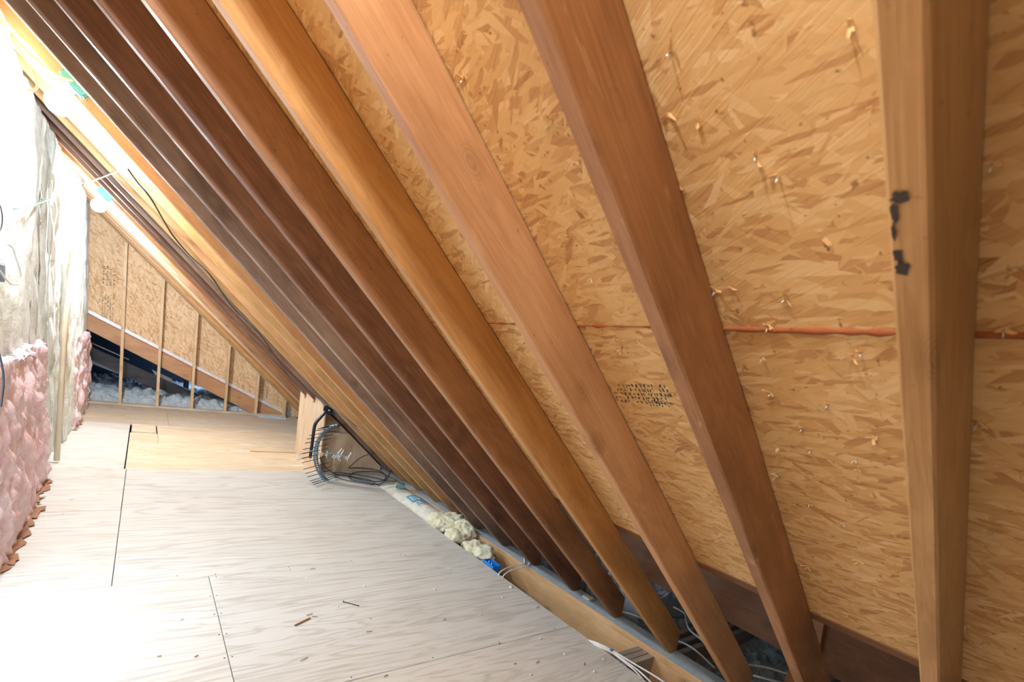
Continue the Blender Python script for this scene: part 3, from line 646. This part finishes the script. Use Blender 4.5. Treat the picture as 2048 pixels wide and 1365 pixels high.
# ------------------------------------------------------------------ antenna
D1 = Vector((.7317, .6816, 0)); D2 = Vector((.6816, -.7317, 0))
ant = empty('television_antenna', (1.47, 5.17, -1.40), 'antenna with a curved grid of rods, hanging from the rafters on a bent black mast', 'antenna')
tube('mast', [(1.57, 5.25, -.66), (1.54, 5.25, -.70), (1.47, 5.25, -.80), (1.452, 5.25, -.86), (1.447, 5.25, -1.0), (1.44, 5.25, -1.19)], .017, M['black'], ant, 12)
bm = bmesh.new()
for s in (-1, 1):
    a = bmesh.ops.create_cone(bm, cap_ends=True, segments=20, radius1=.045, radius2=.045, depth=.006)
    bmesh.ops.transform(bm, matrix=Matrix.Translation((1.575, 5.25+s*.024, -.665)) @ Matrix.Rotation(math.pi/2, 4, 'X'), verts=a['verts'])
a = bmesh.ops.create_cube(bm, size=1.0); bmesh.ops.transform(bm, matrix=Matrix.Translation((1.592, 5.25, -.657)) @ Matrix.Rotation(TH, 4, 'Y') @ Matrix.Diagonal((.15, .07, .006, 1)), verts=a['verts'])
br = bobj('bracket', bm, M['black'], ant); br.location = -wl(ant)
tube('bolt', [(1.575, 5.21, -.665), (1.575, 5.29, -.665)], .008, M['nail'], br, 8, False)
ARC = [(1.601, 5.027, -0.787), (1.55, 5.081, -0.827), (1.509, 5.125, -0.895), (1.48, 5.156, -0.982), (1.468, 5.169, -1.071), (1.47, 5.166, -1.161), (1.489, 5.147, -1.247), (1.522, 5.111, -1.318), (1.552, 5.078, -1.36), (1.580, 5.049, -1.385)]
A = smoothpts(ARC, 4)
bm = bmesh.new()
for s in (-1, 1): tube_bm(bm, [p + D1*.026*s for p in A], .010, 6, False)
for i in range(1, len(A)-1, 1):
    tube_bm(bm, [A[i]-D1*.026, A[i]+D1*.026], .0075 if i % 2 else .005, 5, False)
sp_ = bobj('reflector_spine', bm, M['steel'], ant); sp_.location = -wl(ant)
nr = 16
for k in range(nr):
    p = A[int(round((len(A)-1)*(k+.3)/(nr-.4)))]
    L1, L2 = (.235, .235)
    tube('reflector_rod', [p-D1*L1+Vector((0,0,-.002)), p+D1*L2], .0034, M['black'], ant, 6, False)
c0 = Vector((1.463, 5.174, -1.115))
tube('boom', [c0, c0+D2*.10+Vector((0,0,.005)), Vector((1.60,5.03,-1.085)), Vector((1.71,4.91,-1.095))], .010, M['steel'], ant, 6)
o = tube('clamp', [c0+D2*.085+Vector((0,0,-.015)), c0+D2*.085+Vector((0,0,.02))], .014, M['orangeplastic'], ant, 8, False); o['label'] = 'orange plastic clamp'
def elem(t, h, lean, ln):
    p = c0 + (Vector((1.71,4.91,-1.095))-c0)*t
    tube('director', [p-D1*ln+Vector((0,0,-h*.2)), p+Vector((0,0,h*.1)), p+D1*ln+Vector((0,0,h*.2))], .0045, M['white'], ant, 6, False)
    tube('director', [p+Vector((0,0,-.035)), p+Vector((0,0,h))+D2*lean], .006, M['white'], ant, 6, False)
for t, h, le in ((.17,.045,0), (.38,.035,0), (.60,.09,.08), (.74,.075,.05), (.80,-.05,0), (1.0,.06,.04)): elem(t, h, le, .03)
tube('dipole_loop', [c0+D1*.0+Vector((0,0,.03)), c0-D1*.15+Vector((0,0,.022)), c0-D1*.29+Vector((0,0,.02)), c0-D1*.30+Vector((0,0,-.01)), c0-D1*.29+Vector((0,0,-.035)), c0-D1*.15+Vector((0,0,-.032)), c0+Vector((0,0,-.03))], .0045, M['white'], ant, 6)
# coax
z_ = FZ+.012
tag(tube('coaxial_cable', [(1.50,5.13,-1.12),(1.55,5.2,-1.22),(1.66,5.3,-1.33),(1.78,5.35,z_),(1.86,5.33,z_),(1.93,5.2,z_),(2.03,5.08,z_),(2.14,5.02,z_+.01),(2.24,5.10,-1.37),(2.30,5.3,-1.36),(2.24,5.48,-1.36),(2.05,5.5,-1.35),(1.92,5.40,-1.33),(1.90,5.30,-1.28),(2.0,5.25,-1.16),(2.15,5.2,-1.10),(2.27,5.15,-1.14),(2.29,5.1,-1.28),(2.15,4.98,z_),(1.98,5.02,z_),(1.86,5.20,z_),(1.98,5.40,z_+.01),(2.16,5.46,z_+.01),(2.25,5.30,-1.35),(2.29,5.05,-1.35),(2.36,4.85,-1.372)], .0058, M['coax'], None, 8), 'black coaxial cable coiled on the floor below the antenna', 'cable')
tag(tube('coaxial_cable', [(1.72,5.25,z_),(1.80,5.12,z_),(1.95,4.98,z_),(2.05,4.93,z_),(2.07,5.1,z_),(1.9,5.28,z_),(1.76,5.38,z_),(1.8,5.45,z_),(2.0,5.35,z_),(2.18,5.2,z_),(2.22,5.0,-1.37),(2.30,4.95,-1.36)], .005, M['coax'], None, 8), 'second black cable lying in loose loops under the coiled one', 'cable')

# ------------------------------------------------------------------ faced batt and torn fluff along the floor edge
def pz(x, y):
    t = max(0, min(1, (x-2.085)/.275)); s = .075*math.sin(math.pi*t)**.7
    e = min(1, max(0, (4.95-y)/.25))*min(1, max(0, (y-3.72)/.1)); e = e**.5
    return -1.42 + s*e + .012*e*fbm(Vector((x*6, y*5, 1)), 3, 1.0)
vs = []; fs = []; nx, ny = 16, 60
for j in range(ny+1):
    for i in range(nx+1):
        x = 2.085+.275*i/nx; y = 3.70+1.25*j/ny; vs.append((x-2.2, y-4.3, pz(x, y)+1.42))
for j in range(ny):
    for i in range(nx): a = j*(nx+1)+i; fs.append((a, a+1, a+nx+2, a+nx+1))
n0 = len(vs); vs += [(x-2.2, y-4.3, -.08) for x, y in ((2.09, 3.71), (2.355, 3.71), (2.355, 4.94), (2.09, 4.94))]
fs += [(n0+3, n0+2, n0+1, n0)]
fs += [tuple([n0+1, n0] + [i for i in range(nx+1)][::1]), tuple([n0+3, n0+2] + [ny*(nx+1)+i for i in range(nx, -1, -1)]),
       tuple([n0, n0+3] + [j*(nx+1) for j in range(ny, -1, -1)]), tuple([n0+2, n0+1] + [j*(nx+1)+nx for j in range(ny+1)])]
pb = mobj('faced_batt', vs, fs, M['paper'], None, (2.2, 4.3, -1.42), True)
tag(pb, 'insulation batt in white paper facing with blue print, tucked beside the floor edge', 'insulation')
vs = []; fs = []
def logo(u, v): # u along text 0..1, v up 0..1
    x = 2.135 + .19*u + .02*v; y = 4.02 + .34*v - .06*u*0; return x, y
for j in range(7):
    for i in range(11):
        u, v = i/10, .42+.58*j/6; x, y = logo(u + .06*(1-v)*0, v); vs.append((x, y, pz(x, y)+.004))
for j in range(6):
    for i in range(10): a = j*11+i; fs.append((a, a+1, a+12, a+11))
o = mobj('printed_banner', vs, fs, M['blueink'], pb, (0,0,0)); o.location = -wl(pb); o['label'] = 'blue printed banner'
def text(body, fn, mat, parent, name='lettering', off=.006):
    cu = bpy.data.curves.new('t', 'FONT'); cu.body = body; cu.size = 1; cu.fill_mode = 'FRONT'; cu.offset = .012
    to = link(bpy.data.objects.new('t', cu)); dg = bpy.context.evaluated_depsgraph_get()
    me = bpy.data.meshes.new_from_object(to.evaluated_get(dg)); bpy.data.objects.remove(to); me.name = name
    X = [v.co.x for v in me.vertices]; Y = [v.co.y for v in me.vertices]; x0, x1, y0, y1 = min(X), max(X), min(Y), max(Y)
    bm = bmesh.new(); bm.from_mesh(me); bmesh.ops.subdivide_edges(bm, edges=[e for e in bm.edges if e.calc_length() > .15], cuts=2)
    for v in bm.verts:
        u, w_ = (v.co.x-x0)/(x1-x0), (v.co.y-y0)/(y1-y0); x, y = fn(u, w_); v.co = (x, y, pz(x, y)+off)
    bm.to_mesh(me); bm.free(); me.materials.clear(); me.materials.append(mat)
    o = link(bpy.data.objects.new(name, me)); o.parent = parent; o.location = -wl(parent); return o
text('KNAUF', lambda u, v: logo(.08+.86*u, .50+.42*v), M['whiteink'], pb)
text('INSU', lambda u, v: logo(.06+.55*u, .06+.28*v), M['blueink'], pb)
GF = 'yellow white torn insulation along the floor edge'
def clump(x, y, z, sx, sy, sz, seed, label, mat='yellow'):
    bm = bmesh.new(); bmesh.ops.create_icosphere(bm, subdivisions=5, radius=1.0)
    for v in bm.verts:
        n = v.co.copy(); p = Vector((n.x*sx, n.y*sy, n.z*sz))
        q = p + Vector((seed, seed*.7, 0)); h = .34*(billow(q, 2, 9)*1.8-.5) + .30*noise.noise(q*6) + .22*(.5-abs(noise.noise(q*17+Vector((3,1,2)))))  + .11*noise.noise(q*38)
        v.co = Vector((n.x*sx*(1+h), n.y*sy*(1+h*.8), n.z*sz*(1+h*1.2)))
        v.co.x = max(2.088-x, min(2.362-x, v.co.x)) if v.co.z < (FZ-z+.02) else min(2.37-x, v.co.x)
    return tag(bobj('insulation_clump', bm, M[mat], None, (x, y, z), True), label, 'insulation', GF)
clump(2.22, 3.66, -1.385, .125, .17, .075, 3, 'torn yellow white insulation clump bursting from the end of the paper batt')
clump(2.27, 3.40, -1.40, .09, .12, .075, 9, 'yellow insulation clump between the paper batt and the small loose clump')
clump(2.18, 3.36, -1.41, .085, .11, .05, 21, 'white insulation tuft spilling over the floor edge beside the yellow clump')
clump(2.21, 3.06, -1.42, .09, .17, .055, 14, 'longest loose insulation clump beside the beam above the blue box')
clump(2.19, 2.90, -1.445, .06, .07, .04, 17, 'smallest insulation clump just behind the blue box')
clump(2.28, 4.80, -1.40, .05, .12, .03, 33, 'pale insulation wisp at the far end of the paper batt')
tag(mobj('torn_paper', [(-.06,-.03,0),(.05,-.05,.01),(.07,.03,.005),(-.02,.05,.015),(-.06,-.03,.003),(.05,-.05,.013),(.07,.03,.008),(-.02,.05,.018)], [(3,2,1,0),(4,5,6,7),(0,1,5,4),(1,2,6,5),(2,3,7,6),(3,0,4,7)], M['teal'], None, (2.20, 4.62, -1.335)), 'torn teal scrap lying on the paper batt', 'scrap')

# blue outlet box between floor and beam
bb = empty('outlet_box', (2.135, 2.755, -1.46), 'bright blue plastic outlet box standing between the floor edge and the beam', 'box')
x0, x1, y0, y1, z0, z1, t = 2.10, 2.17, 2.69, 2.83, -1.46, -1.385, .004
bm = bmesh.new()
for a in ((x0,x1,y0,y1,z0,z0+t), (x0,x0+t,y0,y1,z0,z1), (x1-t,x1,y0,y1,z0,z1), (x0,x1,y0,y0+t,z0,z1), (x0,x1,y1-t,y1,z0,z1)):
    r = bmesh.ops.create_cube(bm, size=1.0); bmesh.ops.transform(bm, matrix=Matrix.Translation(((a[0]+a[1])/2,(a[2]+a[3])/2,(a[4]+a[5])/2)) @ Matrix.Diagonal((a[1]-a[0],a[3]-a[2],a[5]-a[4],1)), verts=r['verts'])
o = bobj('body', bm, M['blue'], bb); o.location = -wl(bb)
tube('wire_end', [(2.12,2.73,-1.44),(2.13,2.76,-1.395),(2.145,2.78,-1.40)], .004, M['romex'], bb)
tube('screw', [(2.135,2.80,-1.42),(2.135,2.80,-1.39)], .004, M['nail'], bb, 6, False)

# white cables over the beam
Z1 = -1.381
tag(tube('white_cable', [(2.06,2.56,-1.43),(2.09,2.60,-1.395),(2.16,2.62,-1.375),(2.26,2.64,-1.372),(2.36,2.66,-1.376),(2.44,2.76,-1.378)], .0055, M['romex'], None, 8, True, .6), 'white cable over the plate beside the blue box, the farther of two', 'cable', 'cables over the plate')
tag(tube('white_cable', [(2.06,2.52,-1.43),(2.10,2.56,-1.398),(2.18,2.58,-1.374),(2.28,2.59,-1.372),(2.38,2.63,-1.376),(2.45,2.70,-1.378)], .0055, M['romex'], None, 8, True, .6), 'white cable over the plate beside the blue box, the nearer of two', 'cable', 'cables over the plate')
tie = (2.135, 1.553, -1.398)
for i, (p, lab) in enumerate((
    ([(2.085,1.75,-1.43),(2.095,1.68,-1.402),(2.11,1.62,-1.394),tie,(2.150,1.44,-1.398),(2.172,1.32,-1.400),(2.182,1.24,-1.402),(2.195,1.10,-1.41)], 'white cable fanning from the blue tie, nearest the beam'),
    ([(2.080,1.74,-1.435),(2.09,1.67,-1.405),(2.105,1.61,-1.397),(2.128,1.55,-1.401),(2.135,1.45,-1.405),(2.140,1.36,-1.41),(2.135,1.25,-1.43),(2.13,1.15,-1.48)], 'white cable fanning from the blue tie, in the middle'),
    ([(2.078,1.73,-1.44),(2.088,1.66,-1.408),(2.10,1.60,-1.40),(2.123,1.548,-1.403),(2.125,1.44,-1.407),(2.125,1.37,-1.415),(2.115,1.28,-1.44),(2.11,1.2,-1.5)], 'white cable fanning from the blue tie, closest to the floor edge'))):
    tag(tube('white_cable', p, .0048, M['romex'], None, 8), lab, 'cable', 'cables tied at the joist')
tag(tube('cable_tie', [(2.131,1.566,-1.4), (2.131,1.552,-1.4)], .0115, M['blue'], None, 12, False), 'blue tie around the white cables at the joist', 'tie')
for p, lab in (([(2.60,1.95,-1.44),(2.62,1.85,-1.41),(2.66,1.76,-1.41),(2.66,1.66,-1.412),(2.70,1.55,-1.43)], 'white cable in the eave right of the fourth rafter foot'),
    ([(3.05,1.80,-1.41),(3.03,1.70,-1.405),(2.92,1.61,-1.40),(2.84,1.53,-1.40),(2.81,1.42,-1.405),(2.75,1.31,-1.42),(2.7,1.2,-1.47)], 'white cable curving down behind the second rafter foot'),
    ([(2.64,1.52,-1.412),(2.67,1.44,-1.41),(2.67,1.36,-1.415),(2.68,1.25,-1.45)], 'short white cable crossing the eave joists'),
    ([(2.80,1.22,-1.42),(2.87,1.15,-1.415),(2.95,1.09,-1.415),(3.02,1.01,-1.42),(3.12,.93,-1.43)], 'upper white cable behind the second nearest rafter'),
    ([(2.70,1.16,-1.42),(2.76,1.10,-1.415),(2.82,1.03,-1.415),(2.90,.95,-1.42),(2.98,.88,-1.44)], 'lower white cable behind the second nearest rafter')):
    tag(tube('white_cable', p, .006, M['romex'], None, 8), lab, 'cable', 'cables in the eave')
tag(box('scrap_block', 2.425, 2.475, 2.03, 2.10, -1.3855, -1.37, M['paper'], None, .006), 'pale greenish scrap on the plate behind the fifth rafter foot', 'scrap')

# ------------------------------------------------------------------ debris on the floor
DEB = [(0.91, 2.49), (0.98, 2.19), (1.03, 2.31), (-0.39, 4.6), (1.6, 4.04), (1.92, 8.65), (2.05, 2.4), (1.9, 2.29), (0.84, 2.88), (0.19, 3.1), (0.19, 2.59), (0.1, 2.3), (0.23, 2.25), (0.92, 4.24), (1.44, 4.25), (0.91, 3.0), (2.05, 2.11), (-0.4, 4.27), (0.77, 2.42), (1.13, 2.68), (1.51, 3.41), (1.55, 3.1), (0.75, 2.45), (1.89, 1.53), (2.02, 1.52), (1.89, 1.46), (1.82, 1.81), (1.85, 1.64), (1.64, 2.15), (1.57, 1.85), (1.54, 1.67), (0.92, 1.82), (1.56, 1.57), (0.63, 2.07), (1.53, 2.52), (1.41, 2.17), (1.66, 1.64), (1.78, 2.77), (0.71, 3.29)]
rd_ = random.Random(21)
for i, (x, y) in enumerate(DEB):
    kind = 'white' if i in (4, 5, 6, 7, 3, 13, 14, 20, 21, 8, 10, 27, 25) or rd_.random() < .35 else 'chip'
    bm = bmesh.new()
    if kind == 'white':
        bmesh.ops.create_icosphere(bm, subdivisions=2, radius=.007 if i not in (3, 6) else .014)
        for v in bm.verts: v.co = v.co*(1+.6*noise.noise(v.co*150+Vector((i,0,0)))); v.co.z *= .5
        o = bobj('plaster_crumb', bm, M['crumb'], None, (x, y, FZ+.003), True)
        lab = {3: 'largest white crumb, by the foot of the large pink batt', 5: 'white crumb near the last gable stud', 6: 'large white crumb on the grey plywood beside the outlet box', 4: 'white crumb on the floor in front of the torn insulation clumps'}.get(i, 'small white crumb lying on the plywood floor')
        tag(o, lab, 'debris', 'white crumbs on the floor')
    else:
        bmesh.ops.create_cube(bm, size=1.0); L = rd_.uniform(.012, .04)
        bmesh.ops.scale(bm, vec=(L, .003, .002), verts=bm.verts)
        for v in bm.verts: v.co.z += .004*abs(v.co.x)/L; v.co.y += rd_.uniform(-.001, .001)
        o = bobj('wood_splinter', bm, M['chip'], None, (x, y, FZ+.0015)); o.rotation_euler = (0, 0, rd_.uniform(-.6, .9))
        tag(o, 'thin dark sliver lying on the plywood floor', 'debris', 'dark slivers on the floor')
o = box('wood_sliver', .65, .75, 2.385, 2.393, FZ+.001, FZ+.007, M['chip'], None, .001); o.rotation_euler = (0, 0, .5)
tag(o, 'longest brown wood sliver on the pale plywood', 'debris')
nl = empty('loose_nail', (.99, 2.49, FZ+.004), 'dark nail lying on the grey plywood', 'nail')
tube('shank', [(.955, 2.53, FZ+.003), (1.02, 2.46, FZ+.003)], .0022, M['black'], nl, 6, False); tube('head', [(.953, 2.532, FZ+.005), (.9545, 2.5305, FZ+.005)], .005, M['black'], nl, 8, False)
# floor fixing nails
rn = random.Random(4)
fx = []
for y in (1.87, 3.03, 3.07, 5.51): fx += [(x, y) for x in (.38, .78, 1.18, 1.58, 1.98)]
for x in (.36, .33): fx += [(x, y) for y in (2.0, 2.2, 2.4, 2.6, 2.8)]
for (x, y) in fx:
    tube('nail_head', [(x, y, FZ-.0005), (x, y, FZ+.0008)], .0035, M['black'], floor, 8, False)
